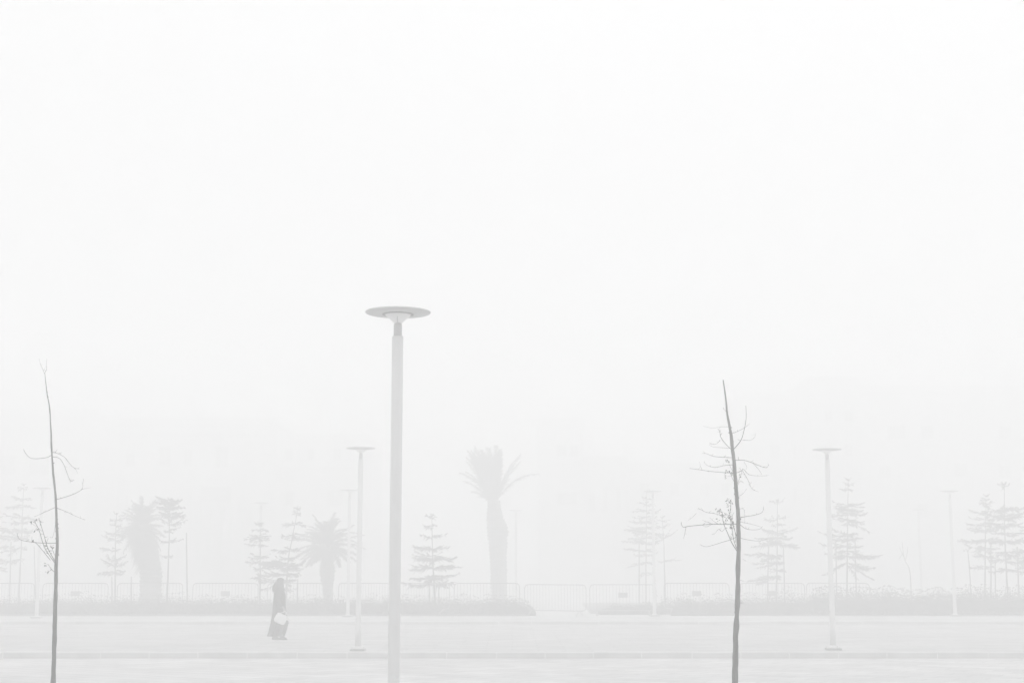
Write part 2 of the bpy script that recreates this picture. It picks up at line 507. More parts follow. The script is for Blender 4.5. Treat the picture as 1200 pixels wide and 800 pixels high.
# ------------------------------------------------------------------ pines
def plume(b, rnd, p0, dirv, L, rise, droop, thick, dens=1.0):
    """one branch: thin axis plus many branchlets, sagging in the middle and turned up at the tip"""
    n = max(6, int(L / .06))
    axis = []
    h = V((dirv.x, dirv.y, 0)).normalized()
    side = V((-h.y, h.x, 0))
    bend = rnd.uniform(-.15, .15); curl = rnd.uniform(.05, .26); wav = rnd.uniform(0, 6)
    for k in range(n + 1):
        t = k / n
        q = p0 + h * (L * t) + side * (bend * L * t * t) + V((0, 0, L * (rise * t - droop * t * t + curl * t ** 4) + .02 * math.sin(wav + 5 * t)))
        axis.append(q)
    b.tube(axis, [.013 * (1 - .75 * k / n) for k in range(n + 1)], 5)
    m = int(L / .0135 * dens)
    thick *= rnd.uniform(.65, 1.45)
    hang = rnd.uniform(-.55, .15)
    for k in range(m):
        t = .06 + .96 * (k + rnd.random()) / m
        if t > 1: t = 1
        if mnoise.noise(V((t * L * 5, wav * 3, 1.7))) < -.28: continue          # bare gaps along the branch
        i = min(n - 1, int(t * n)); q = axis[i].lerp(axis[i + 1], t * n - i)
        fw = (axis[i + 1] - axis[i]).normalized()
        ln = thick * (.40 + .85 * math.sin(math.pi * min(1, .15 + t * .80))) * rnd.uniform(.4, 1.25)
        s = rnd.choice((-1, 1))
        d = (fw * rnd.uniform(.35, .95) + side * s * rnd.uniform(.1, 1.0) + V((0, 0, hang + rnd.uniform(-.45, .60)))).normalized()
        w = d.cross(V((rnd.uniform(-1, 1), rnd.uniform(-1, 1), rnd.uniform(-1, 1)))).normalized() * rnd.uniform(.008, .017)
        e = q + d * ln + V((0, 0, -.12 * ln))
        mi = q.lerp(e, .5) + V((0, 0, .05 * ln))
        w2 = d.cross(w).normalized() * .011
        b.add([q, mi + w, e, mi - w, mi + w2, mi - w2], [(0, 1, 2, 3), (0, 4, 2, 5)])


def pine(y, trunk, tiers, label, seed, thick=.19):
    """trunk: (px,py) from tip to foot; tiers: (py, left px, right px[, rise, droop, dens])"""
    rnd = random.Random(seed)
    y += 4.0
    foot = W(trunk[-1][0], trunk[-1][1], y)
    root = empty('pine_tree', (foot.x, y, K2Z + .05))
    off = V((foot.x, y, K2Z + .05))
    P = [W(px, py, y) - off for px, py in trunk]
    ht = P[0].z
    tr = [(p, .010 + .030 * max(0, (ht - p.z) / ht)) for p in P]
    tr.append((V((0, 0, -.1)), .055))
    s = spline(tr, 6)
    tb = MB(); tb.tube([p + V((.012 * mnoise.noise(V((p.z * 2, seed, 0))), .012 * mnoise.noise(V((p.z * 2, seed, 4))), 0)) for p, r in s], [r for p, r in s], 9, .2, seed)
    tb.build('trunk', M['pinebark'], root, smooth=True)
    cb = MB()

    def tx(z):
        for a, c in zip(P, P[1:]):
            if a.z >= z >= c.z:
                t = (a.z - z) / max(1e-6, a.z - c.z)
                return a.lerp(c, t)
        return P[0] if z > P[0].z else V((0, 0, z))
    for T in tiers:
        py, xl, xr = T[:3]
        rise = T[3] if len(T) > 3 else .12
        droop = T[4] if len(T) > 4 else .16
        dens = T[5] if len(T) > 5 else 1.0
        z = (W(0, py, y) - off).z
        c = tx(z)
        xc = (c.x + off.x)
        Ll = max(.0, xc - W(xl, py, y).x); Lr = max(.0, W(xr, py, y).x - xc)
        Lm = max(Ll, Lr)
        nb = 4 if Lm < .35 else (rnd.choice((4, 5, 6)) if Lm < .9 else rnd.choice((5, 6, 7)))
        ph = rnd.uniform(-.5, .5)
        for k in range(nb):
            a = 2 * math.pi * k / nb + ph + rnd.uniform(-.35, .35)
            ca = math.cos(a)
            L = (Ll + Lr) / 2 * (1 - abs(ca)) * .9 + (Lr if ca > 0 else Ll) * abs(ca)
            L *= rnd.uniform(.5, 1.02)
            if L < .08: continue
            plume(cb, rnd, V((c.x, c.y, z + rnd.uniform(-.06, .06))), V((math.cos(a), math.sin(a), 0)), L,
                  rise + rnd.uniform(-.22, .20), droop + rnd.uniform(-.08, .08), thick * min(1.0, .45 + L * .55), dens)
        # the two flank branches always reach the drawn length
        for L, sx in ((Ll, -1), (Lr, 1)):
            if L > .1:
                an = rnd.uniform(-.3, .3)
                plume(cb, rnd, V((c.x, c.y, z + rnd.uniform(-.05, .05))), V((sx * math.cos(an), math.sin(an), 0)), L,
                      rise + rnd.uniform(-.12, .12), droop + rnd.uniform(-.04, .08), thick * min(1.0, .45 + L * .55), dens)
    # leading tuft
    tip = P[0]
    for k in range(7):
        a = rnd.uniform(0, 6.28)
        plume(cb, rnd, tip - V((0, 0, .02)), V((math.cos(a), math.sin(a), 0)), rnd.uniform(.07, .16), .7, .1, .05)
    cb.build('crown', M['needle'], root)
    tag(root, label, 'pine tree', 'young tiered pines behind the barriers')
    return root


pine(59, [(28, 568), (26.5, 600), (25, 640), (23, 680), (22, 716)],
     [(573, 21, 32, .3), (585, 14, 38), (593, 8, 42), (606, 2, 44), (612, 3, 36), (622, -3, 40), (630, -6, 34), (642, 2, 30, 0, .3), (655, 2, 26, -.1, .3, .6)],
     'tiered pine at the left edge, beside a faded lamp post', 1)
pine(62, [(-4, 600), (-3, 650), (-2, 716)], [(606, -10, 4), (618, -18, 10), (630, -22, 14), (642, -24, 16), (655, -20, 14, 0, .3), (666, -22, 10, 0, .3)],
     'pine half cut off by the left edge of the photograph', 2)
pine(57, [(136.5, 602), (135.5, 630), (135, 660), (135, 690), (135, 716)],
     [(610, 129, 144, .3), (616, 128, 143, .3), (627, 122, 149, .3), (634, 119, 147, .25), (645, 116, 141, .3), (657, 122, 148, .5), (664, 118, 149, .6), (670, 113, 146, .05, .3, 1.5)],
     'small narrow pine left of the shaggy palm, its lowest branch drooping left', 3)
pine(53, [(199, 585), (198.5, 610), (198, 640), (197, 670), (195.5, 716)],
     [(588, 184, 210, .3, .1, 2.8), (592, 183, 213, .25, .12, 2.8), (597, 184, 218, .2, .16, 2.8), (602, 186, 214, .1, .2, 2.8), (607, 188, 216, .3, .1, 2.8), (613, 186, 218, .2, .05), (622, 190, 212, .2, .1, .7), (635, 187, 214, .15, .1), (651, 189, 204, .1, .1)],
     'long-stemmed pine with a dense bunched top, right of the shaggy palm', 4, .16)
pine(55, [(306, 614), (305, 640), (305, 680), (304, 716)],
     [(615, 298, 311, .3), (621, 296, 314), (628, 293, 318), (633, 287, 316, .1, .08), (639, 287, 314), (652, 291, 316), (659, 289, 326, .1, .1, 1.5), (666, 294, 322), (675, 294, 320, 0, .2)],
     'bushy pine directly left of the robed person', 5)
pine(52, [(349, 596), (346, 612), (342, 632), (338, 655), (336, 680), (335, 716)],
     [(597, 343, 352, .4), (602, 344, 353, .3), (613, 332, 362), (629, 329, 351, .05, .1), (644, 318, 354, .05), (655, 322, 350, .2), (661, 308, 359, .1, .08, 1.5), (667, 306, 360, .2, .05), (672, 298, 352, 0, .1, 1.4), (680, 300, 348, .0, .2), (690, 318, 348, 0, .3, .6)],
     'leaning pine rising right behind the robed person', 6)
pine(52, [(506, 604), (506.5, 630), (507, 655), (508.5, 680), (510, 716)],
     [(607, 499, 511, .3), (617, 495, 512, .2), (629, 492, 525, .05, .05), (644, 484, 526, .12, .1), (652, 484, 520, .1, .05), (656, 479, 534, .1, .12, 1.5), (666, 478, 541, .2, .2), (676, 481, 538, -.02, .1, 1.3), (683, 472, 534, -.1, .05, .9)],
     'neat tiered pine directly right of the nearest lamp post', 7)
pine(66, [(758, 576), (757.5, 620), (757, 660), (757, 716)],
     [(585, 752, 764, .3), (591, 747, 769), (599, 741, 774), (606, 741, 770), (611, 738, 776), (618, 736, 772), (624, 731, 778), (630, 735, 775), (636, 728, 776), (645, 730, 770), (651, 742, 772), (659, 733, 768, 0, .25), (672, 748, 766, 0, .2, .6)],
     'palest pine, wrapped round a faded lamp post left of the leaning bare tree', 8, .16)
pine(64, [(776, 606), (778, 640), (779, 680), (780, 716)],
     [(611, 768, 786, .3, .1, .7), (618, 764, 788, .3, .1, .6), (632, 764, 795, .6, .1, .5), (658, 770, 800, .02, .05, .5)],
     'thin sparse pine with few branches, just left of the leaning bare tree', 9, .11)
pine(58, [(911, 587), (911, 620), (910.5, 660), (910, 716)],
     [(589, 902, 920, .35, .05), (609, 895, 927, .2, .05), (616, 904, 920), (624, 892, 934, .15, .1), (631, 884, 930, .1, .2), (637, 880, 936, .05, .2), (652, 873, 916, .22, .35, 1.5), (660, 872, 918, -.05, .02, 1.2), (668, 898, 922, .1, .1, .7), (676, 868, 912, -.15, .25, 1.2)],
     'lopsided pine whose lower branches reach left towards the leaning bare tree', 10)
pine(54, [(994, 562), (993.5, 600), (993, 640), (992.5, 716)],
     [(568, 989, 1000, .3, .05, .7), (574, 983, 999, .1), (593, 974, 1014, .15, .1, 1.3), (598, 980, 1010), (602, 975, 1015, .15, .1), (609, 975, 1012, .1, .2, 1.3), (613, 986, 1021, 0, .35, .7), (626, 960, 1005, .02, .05), (634, 976, 1012, .2), (641, 960, 1010, 0, .05), (646, 978, 1021, -.2, .2, .8), (652, 968, 1033, -.1, .02, .8), (660, 962, 1030, -.3, .25, 1.1)],
     'tall pine with ragged drooping branches, close behind a pale lamp post', 12)
pine(56, [(1155.5, 581), (1155, 620), (1154.5, 660), (1154, 716)],
     [(586, 1150, 1160, .3), (591, 1147, 1164, .2), (602, 1136, 1164, .05, .0), (608, 1136, 1170), (614, 1131, 1168, .05, .0), (623, 1128, 1172), (633, 1124, 1172, 0, .02), (644, 1131, 1172), (652, 1140, 1170), (664, 1135, 1166, 0, .05, .7)],
     'slimmer, shorter pine of the right-hand pair by the tall hedge', 13)
pine(53, [(1177, 567), (1177, 600), (1178, 640), (1180, 680), (1182, 716)],
     [(571, 1169, 1184, .4, 0), (597, 1153, 1201, .1, .12, 1.5), (603, 1164, 1196), (608, 1158, 1204), (616, 1158, 1206, .1, .15), (625, 1162, 1204), (634, 1160, 1208), (648, 1158, 1210, 0, .1, 1.3), (657, 1160, 1206), (667, 1158, 1200, 0, .2, 1.2)],
     'taller pine with a bare leading shoot, near the right edge', 14)
pine(57, [(1206, 612), (1206, 650), (1207, 716)], [(620, 1196, 1216), (634, 1190, 1222), (645, 1188, 1224), (655, 1186, 1226), (664, 1188, 1222), (672, 1192, 1220)],
     'pine cut off by the right edge of the photograph', 15)


# ------------------------------------------------------------------ palms
def frond(rnd, p0, az, el, L, curl, wid, nleaf=44):
    """rachis curving down under its own weight plus two rows of leaflets"""
    b = MB()
    h = V((math.cos(az), math.sin(az), 0)); side = V((-h.y, h.x, 0))
    n = 12; pts = []; p = V(p0); e = el
    for k in range(n + 1):
        pts.append(p.copy())
        p = p + (h * math.cos(e) + V((0, 0, math.sin(e)))) * (L / n)
        e -= curl / n * (.4 + 1.2 * k / n)
    b.tube(pts, [.03 * (1 - .85 * k / n) + .003 for k in range(n + 1)], 5)
    for k in range(nleaf):
        t = .16 + .84 * k / nleaf
        i = min(n - 1, int(t * n)); q = pts[i].lerp(pts[i + 1], t * n - i)
        fw = (pts[i + 1] - pts[i]).normalized(); up = side.cross(fw)
        ln = wid * (math.sin(math.pi * min(1, .2 + t * .75)) * .8 + .25) * rnd.uniform(.55, 1.25)
        for s in (-1, 1):
            d = (fw * rnd.uniform(.5, 1.1) + side * s * .75 + up * rnd.uniform(-.35, .6)).normalized()
            w = fw.cross(d).cross(d).normalized() * .022
            tipp = q + d * ln - V((0, 0, .25 * ln * ln))
            mi = q.lerp(tipp, .5) + V((0, 0, .05 * ln))
            w = w * .6
            b.add([q - w * .5, mi - w, tipp, mi + w, q + w * .5], [(0, 1, 2, 3, 4)])
    return b


def palm_trunk(b, prof, n=18, seed=0.0):
    """prof: (x, z, radius); rough leaf-base rings"""
    vs, fs = [], []
    rows = []
    for (x0, z0, r0), (x1, z1, r1) in zip(prof, prof[1:]):
        m = max(2, int(abs(z1 - z0) / .06))
        for k in range(m):
            t = k / m; rows.append((x0 + (x1 - x0) * t, z0 + (z1 - z0) * t, r0 + (r1 - r0) * t))
    rows.append(prof[-1])
    for j, (x, z, r) in enumerate(rows):
        for i in range(n):
            a = 2 * math.pi * i / n
            rr = r * (1 + .07 * ((j % 3) - 1) + .14 * mnoise.noise(V((math.cos(a) * 2.5, math.sin(a) * 2.5 + seed, z * 4))))
            vs.append(V((x + rr * math.cos(a), rr * math.sin(a), z)))
    for j in range(len(rows) - 1):
        for i in range(n):
            fs.append((j * n + i, j * n + (i + 1) % n, (j + 1) * n + (i + 1) % n, (j + 1) * n + i))
    fs.append(tuple(range((len(rows) - 1) * n, len(rows) * n)))
    b.add(vs, fs)
    rs = random.Random(int(seed * 10) + 5)
    for k in range(len(rows) * 7):                              # broken leaf bases
        x, z, r = rows[rs.randrange(1, len(rows))]
        a = rs.uniform(0, 6.283)
        o = V((x + r * .93 * math.cos(a), r * .93 * math.sin(a), z))
        d = V((math.cos(a), math.sin(a), rs.uniform(-.6, 1.4))).normalized() * rs.uniform(.06, .17)
        w = V((-math.sin(a), math.cos(a), 0)) * rs.uniform(.02, .05)
        e = V((0, 0, .03))
        b.add([o - w, o + w, o + d + w * .4, o + d - w * .4, o - w - e, o + w - e], [(0, 1, 2, 3), (4, 3, 2, 5)])


def palm_root(y, px, label):
    f = W(px, 714, y)
    r = empty('palm_tree', (f.x, y, K2Z + .05))
    tag(r, label, 'palm tree', 'palms behind the pines')
    return r, V((f.x, y, K2Z + .05))


# shaggy palm, its trunk wrapped in a skirt of dead leaves
y = 66.0
r, off = palm_root(y, 172, 'shaggy palm with its trunk wrapped in a thick skirt of dead leaves')
rnd = random.Random(31)


def L_(px, py): return W(px, py, y) - off


def prf(rows): return [((L_((a + c) / 2, py)).x, L_(0, py).z, (c - a) / 2 * mpp(y)) for py, a, c in rows]


b = MB(); palm_trunk(b, [(0, -.1, .42)] + prf([(700, 164, 189), (670, 165, 189), (640, 166, 184), (612, 160, 174)]), 20, 3.0)
b.build('trunk', M['palmbark'], r)
crown = L_(166, 612)
sk = MB()
for k in range(1700):
    z = rnd.uniform(L_(0, 664).z, L_(0, 612).z)
    t = (L_(0, 612).z - z) / (L_(0, 612).z - L_(0, 664).z)
    a = rnd.uniform(0, 6.283)
    cx = L_(163 + 12 * t, 640).x
    rad = (.30 + .20 * math.sin(t * 3.1) + .20 * mnoise.noise(V((math.cos(a) * 2, math.sin(a) * 2, z * 1.6)))) * rnd.uniform(.6, 1.25)
    q = V((cx + rad * math.cos(a), rad * math.sin(a), z))
    d = V((math.cos(a) * rnd.uniform(0, .7) + rnd.uniform(-.2, .2), math.sin(a) * .4, -1)).normalized() * rnd.uniform(.25, .7)
    w = V((-math.sin(a), math.cos(a), 0)) * rnd.uniform(.012, .035)
    sk.add([q - w, q + w, q + d], [(0, 1, 2)])
sk.build('leaf_skirt', M['deadfrond'], r)
for k in range(70):
    a = 2.4 * k
    el = R(80 - 120 * (k / 70) + rnd.uniform(-12, 12))
    frond(rnd, crown + V((0, 0, .05 - .5 * k / 70)), a, el, rnd.uniform(.8, 1.32), R(rnd.uniform(20, 80)), .26, 46).build('frond', M['frond'] if k < 58 else M['deadfrond'], r)

# spreading palm
y = 65.0
r, off = palm_root(y, 385, 'round-headed spreading palm between the leaning pine and the faded lamp posts')
rnd = random.Random(32)
b = MB(); palm_trunk(b, [(0, -.1, .22)] + prf([(710, 380, 389), (690, 379, 389), (679, 376, 391), (668, 375, 392), (655, 377, 391), (640, 377, 389)]), 18, 5.0)
b.build('trunk', M['palmbark'], r)
crown = L_(382, 640)
for k in range(66):
    a = 2.399 * k
    el = R(86 - 120 * (k / 66) + rnd.uniform(-9, 9))
    frond(rnd, crown, a, el, rnd.uniform(1.15, 1.78) * (.92 if el > .9 else 1), R(rnd.uniform(20, 95)), .27, 56).build('frond', M['frond'], r)

# tall palm with gathered fronds
y = 76.0
r, off = palm_root(y, 585, 'tallest palm with a thick trunk and upswept gathered fronds, standing near the path gap')
rnd = random.Random(33)
b = MB(); palm_trunk(b, [(0, -.1, .36)] + prf([(705, 576, 594), (660, 575, 593.5), (640, 573, 593.5), (622, 571, 595.5), (612, 571, 592), (600, 571, 587.5), (586, 572, 586)]), 20, 8.0)
b.build('trunk', M['palmbark'], r)
crown = L_(579, 592)
for k in range(58):
    tx_, ty_ = rnd.uniform(-1.65, .45), rnd.uniform(-1.25, 1.25)
    hz_ = rnd.uniform(2.35, 3.05) * (1 - .10 * max(0, -tx_ - .9))
    r_ = math.hypot(tx_, ty_); cu = R(rnd.uniform(14, 34))
    frond(rnd, crown + V((0, 0, rnd.uniform(-.25, .1))), math.atan2(ty_, tx_), math.atan2(hz_, r_) + cu * .42, math.hypot(r_, hz_) * rnd.uniform(.86, 1.04), cu, .40, 90).build('frond', M['frond'], r)
for az, el, L, cu in ((0.0, 60, 3.0, 78), (.12, 74, 3.0, 34), (-.2, 71, 2.9, 30), (.3, 68, 2.7, 30), (math.pi, 60, 2.5, 50), (math.pi - .2, 53, 2.1, 45), (math.pi + .3, 62, 2.3, 40), (math.pi - .4, 47, 1.5, 50)):
    frond(rnd, crown, az, R(el), L, R(cu), .40, 84).build('frond', M['frond'], r)


# ------------------------------------------------------------------ stakes and odd stems
def stake(px0, py0, px1, y, wpx, label, hook=None):
    y += 4.5
    m = mpp(y)
    f = W(px1, 714, y)
    b = MB()
    top = W(px0, py0, y)
    o = V((f.x, y, K2Z))
    pts = [V((0, 0, -.05)), (top - o) * .5 + V((random.uniform(-.01, .01), 0, 0)), top - o]
    b.tube(pts, [wpx * m * .42, wpx * m * .40, wpx * m * .37], 8, .12, px0)
    t = b.build('tree_stake', M['stake'], None, smooth=True, loc=o)
    tag(t, label, 'stake', 'stakes beside the young trees')


stake(13, 634, 11, 57.5, 1.8, 'leftmost stake, beside the pine at the left edge')
stake(40, 640, 42, 57, 1.6, 'stake between the left-edge pine and the bare tree with the forked tip')
stake(131, 675, 131, 56.2, 2.2, 'short stake directly left of the narrow pine by the shaggy palm')
stake(154, 675, 154, 56.2, 2.0, 'short stake between the narrow pine and the shaggy palm')
stake(218.5, 624, 220, 52, 2.0, 'tall lone stake right of the bunch-topped pine')
stake(349, 678, 349, 51, 1.8, 'short stake right behind the robed person')
stake(503, 676, 502.5, 51.3, 1.8, 'left stake of the neat tiered pine')
stake(514, 682, 515, 51.3, 1.8, 'right stake of the neat tiered pine')
stake(749, 636, 749, 62, 1.9, 'stake left of the palest pine')
stake(901, 636, 899, 56.8, 2.0, 'stake left of the lopsided pine')
stake(918, 638, 920, 56.8, 2.0, 'stake right of the lopsided pine')
stake(979.5, 632, 980, 53.2, 1.8, 'stake behind the pale lamp post, left of the ragged pine')
stake(1002, 630, 1004, 53.2, 1.7, 'stake right of the ragged drooping pine')
stake(1161, 630, 1161, 54, 2.2, 'stake just right of the shorter right-hand pine')
stake(1166, 655, 1167, 54, 1.8, 'stake midway between the two right-hand pines')
stake(1192, 640, 1194, 52.5, 2.2, 'rightmost stake, right of the tallest right-hand pine')


def thin_stem(y, pts, twigs, label, seed):
    y += 4.0
    m = mpp(y); rnd = random.Random(seed)
    f = W(pts[-1][0], 714, y)
    o = V((f.x, y, K2Z))
    root = empty('young_stem', o)
    P = [(W(px, py, y) - o, .33 * m * w) for px, py, w in pts] + [(V((0, 0, -.05)), .4 * m * pts[-1][2])]
    s = spline(P, 5)
    b = MB(); b.tube([p for p, r_ in s], [r_ for p, r_ in s], 7)
    b.build('trunk', M['pinebark'], root, smooth=True)
    for tw in twigs:
        d = rnd.uniform(-.6, .6)
        Q = [(W(px, py, y + d * k * .1) - o, .5 * m * .8 * (1 - .2 * k)) for k, (px, py) in enumerate(tw)]
        s = spline(Q, 4)
        b = MB(); b.tube([p for p, r_ in s], [max(.004, r_) for p, r_ in s], 5)
        b.build('branch', M['pinebark'], root, smooth=True)
    tag(root, label, 'young tree')


thin_stem(58, [(1057, 634, .8), (1060, 655, 1.1), (1066, 668, 1.6), (1068, 700, 2.0)],
          [((1059, 652), (1056, 645), (1054, 640)), ((1061, 656), (1063, 648), (1064, 640)), ((1058, 648), (1055, 652), (1053, 655))],
          'thin forked bare stem in the tall hedge, left of two faded lamp posts', 41)
thin_stem(54, [(1131, 643, .9), (1134, 646, 1.4), (1136, 665, 1.8), (1138, 700, 2.0)],
          [((1136, 666), (1145, 665), (1153, 664)), ((1134, 646), (1138, 640))],
          'thin bent bare stem between the lamp post and the right-hand pines', 42)


# ------------------------------------------------------------------ crowd barriers
BH = 1.13


def make_barrier():
    r = empty('crowd_barrier')
    w, h, rc, t = 2.42, BH, .14, .015
    pts = []
    for cx, cz, a0 in ((w / 2 - rc, h - rc, 0), (-w / 2 + rc, h - rc, 90), (-w / 2 + rc, .2 + rc, 180), (w / 2 - rc, .2 + rc, 270)):
        for k in range(5):
            a = R(a0 + 90 * k / 4)
            pts.append(V((cx + rc * math.cos(a), 0, cz + rc * math.sin(a))))
    pts.append(pts[0])
    f = MB(); f.tube(pts, [t] * len(pts), 8); f.build('frame', M['steel'], r, smooth=True)
    bar = None
    n = 19
    for k in range(n):
        x = -w / 2 + w * (k + 1) / (n + 1)
        if bar is None:
            q = MB(); q.tube([(0, 0, .21), (0, 0, h - .01)], [.0065, .0065], 6)
            bar = q.build('bar', M['steel'], r, smooth=True, loc=(x, 0, 0))
        else:
            c = bar.copy(); COL.objects.link(c); c.location = (x, 0, 0)
    for sx in (-1, 1):
        q = MB()
        q.tube([(sx * .95, -.32, .012), (sx * .95, -.26, .06), (sx * .95, 0, .2), (sx * .95, .26, .06), (sx * .95, .32, .012)], [.017] * 5, 8)
        q.build('foot', M['steel'], r, smooth=True)
    q = MB(); q.box(-.17, .17, -.016, -.010, h - .47, h - .29)
    bevel(q.build('plate', M['plate'], r), .002, 1)
    hk = MB(); hk.tube([(w / 2, 0, .75), (w / 2 + .05, 0, .75), (w / 2 + .05, 0, .70)], [.007] * 3, 6)
    hk.build('hook', M['steel'], r)
    return r


bar0 = make_barrier()
YB = BED + .62
JO = [(-128, -42, YB, 0), (-42, 45, YB, 0), (45, 131, YB, 0), (131, 220, YB, 0), (220, 308, YB, 0), (308, 395, YB, 0), (395, 462, YB + .1, 1), (462, 527, YB, 1),
      (527, 614, YB, 0), (615, 686, BED - .2, 1), (688, 772, BED - .1, 0), (773, 860, BED + .9, 0), (861, 949, BED + .9, 0), (950, 1014, BED + 1.0, 1)]
BL = ['barrier cut off by the left edge, before the left-edge pine', 'barrier cut off by the left edge, before the left-edge pine',
      'grey barrier panel right of the bare tree with the forked tip', 'grey barrier panel before the shaggy palm', 'grey barrier panel left of the robed person',
      'grey barrier panel passing behind the robed person', 'grey barrier panel behind the two lamp posts left of the nearest one', 'grey barrier panel before the neat tiered pine',
      'grey barrier panel before the tallest palm', 'angled barrier panel across the gap between hedges, without hedge behind it', 'barrier panel at the right of the path gap, in front of the palest pine',
      'barrier panel directly left of the leaning bare tree trunk', 'barrier panel directly right of the leaning bare tree trunk', 'last barrier panel of the row, behind a pale lamp post']
first = True
for (a, c, y, ang), lab in zip(JO, BL):
    if c < 0: continue
    o = copy_tree(bar0)
    pa, pc = W(a, 700, y), W(c, 700, y)
    wd = pc.x - pa.x
    al = math.acos(min(1.0, (wd - .03) / 2.44))
    o.location = ((pa.x + pc.x) / 2, y, K2Z + (.0 if (a > 600 and c < 780) else .045))
    o.rotation_euler.z = al * (1 if ang == 0 else -1) * (.9)
    if not any(a < q < c for q in (88, 265, 730, 820, 905)):
        for ch in children(o):
            if ch.name.startswith('plate'): bpy.data.objects.remove(ch)
    tag(o, lab, 'barrier', 'crowd barriers along the planting beds')


for ch in children(bar0): bpy.data.objects.remove(ch)
bpy.data.objects.remove(bar0)

# ------------------------------------------------------------------ hedges
def hedge(x0, x1, yf, depth, h0, h1, label, seed, dens=900, leaf=.042, rag=.16, round_=(False, False), core_h=.46):
    dens *= 1.9
    rnd = random.Random(seed)
    root = empty('hedge', ((x0 + x1) / 2, yf + depth / 2, K2Z + .05))
    L = x1 - x0

    def hgt(x):
        t = (x - x0) / L
        h = h0 + (h1 - h0) * t
        h *= 1 + rag * (1.5 * mnoise.noise(V((x * .9, seed, 0))) + .9 * mnoise.noise(V((x * 2.7, seed, 5))))
        e = 1.0
        if round_[0]: e = min(e, max(0, t * L / .6))
        if round_[1]: e = min(e, max(0, (1 - t) * L / .6))
        return max(.05, h * math.sqrt(min(1, e)))
    core = MB(); n = max(4, int(L / .3)); vs, fs = [], []
    for i in range(n + 1):
        x = x0 + L * i / n; h = hgt(x) * core_h
        prof = [(.16, -.05), (.10, h * .5), (.22, h * .9), (depth * .5, h), (depth - .22, h * .9), (depth - .10, h * .5), (depth - .16, -.05)]
        for py, pz in prof:
            vs.append(V((x - (x0 + x1) / 2, py - depth / 2 + .05 * mnoise.noise(V((x, py, pz))), pz)))
    for i in range(n):
        for k in range(6):
            fs.append((i * 7 + k, (i + 1) * 7 + k, (i + 1) * 7 + k + 1, i * 7 + k + 1))
    fs += [tuple(range(7)), tuple(reversed(range(n * 7, n * 7 + 7)))]
    core.add(vs, fs); core.build('branches', M['hedgecore'], root)
    lf = MB()
    for k in range(int(L * dens)):
        x = rnd.uniform(x0, x1); h = hgt(x)
        u = rnd.random()
        zz = h * min(1.15, abs(rnd.gauss(0, .50))) if u < .8 else h * rnd.uniform(.4, .9)
        edge = .5 * (1 - (1 - min(1, zz / h)) ** 2) * depth * .6
        q = V((x, edge + abs(rnd.gauss(0, .12)) if u < .55 else rnd.uniform(.05, depth - .05), zz))
        if rnd.random() < .02 and mnoise.noise(V((x * 3, seed, 9))) > .05: q.z = h * rnd.uniform(1.0, 1.22)      # shoots above the top
        q = q - V(((x0 + x1) / 2, depth / 2, 0))
        a = V((rnd.uniform(-1, 1), rnd.uniform(-1, 1), rnd.uniform(-.3, 1))).normalized() * leaf * rnd.uniform(.6, 1.3)
        s = a.cross(V((rnd.uniform(-1, 1), rnd.uniform(-1, 1), rnd.uniform(-1, 1)))).normalized() * leaf * .42
        lf.add([q - a * .5, q + s, q + a, q - s], [(0, 1, 2, 3)])
    lf.build('foliage', M['hedge'], root)
    tag(root, label, 'hedge')
    return root


hx = lambda px, d=0: W(px, 720, BED + d).x
hedge(-30, hx(628), BED + .02, .5, .40, .46, 'long low hedge along the foot of the barriers, left of the path gap', 1, 900, rag=.27, round_=(False, True))
hedge(-30, hx(606), BED + 1.3, .9, .62, .55, 'second row of low shrubs behind the left-hand barriers', 2, 600, rag=.25)
hedge(hx(702, 1.4), hx(800, 1.2), BED + 1.5, .7, .22, .34, 'lowest hedge strip right of the path gap', 3, 900, round_=(True, False), rag=.3)
hedge(hx(788), hx(962), BED + .12, .65, .40, .52, 'knee-high hedge below the barriers around the leaning bare tree', 4, 1000, round_=(True, False), rag=.2)
hedge(hx(776, 2.0), hx(958, 2.0), BED + 2.0, .9, .58, .66, 'second row of shrubs behind the right-hand barriers', 5, 600, rag=.3)
hedge(hx(956), 30, BED + .05, 1.5, .80, .86, 'tall dense hedge at right, where the barriers end', 6, 1500, rag=.24, leaf=.048, core_h=.66)


# ------------------------------------------------------------------ person and bag
PY = gdist(749, K1Z)
pp = W(325.6, 749, PY)
person = empty('person', (pp.x, PY, K1Z))
tag(person, 'person in a long dark hooded robe walking to the right with a white bag', 'person')


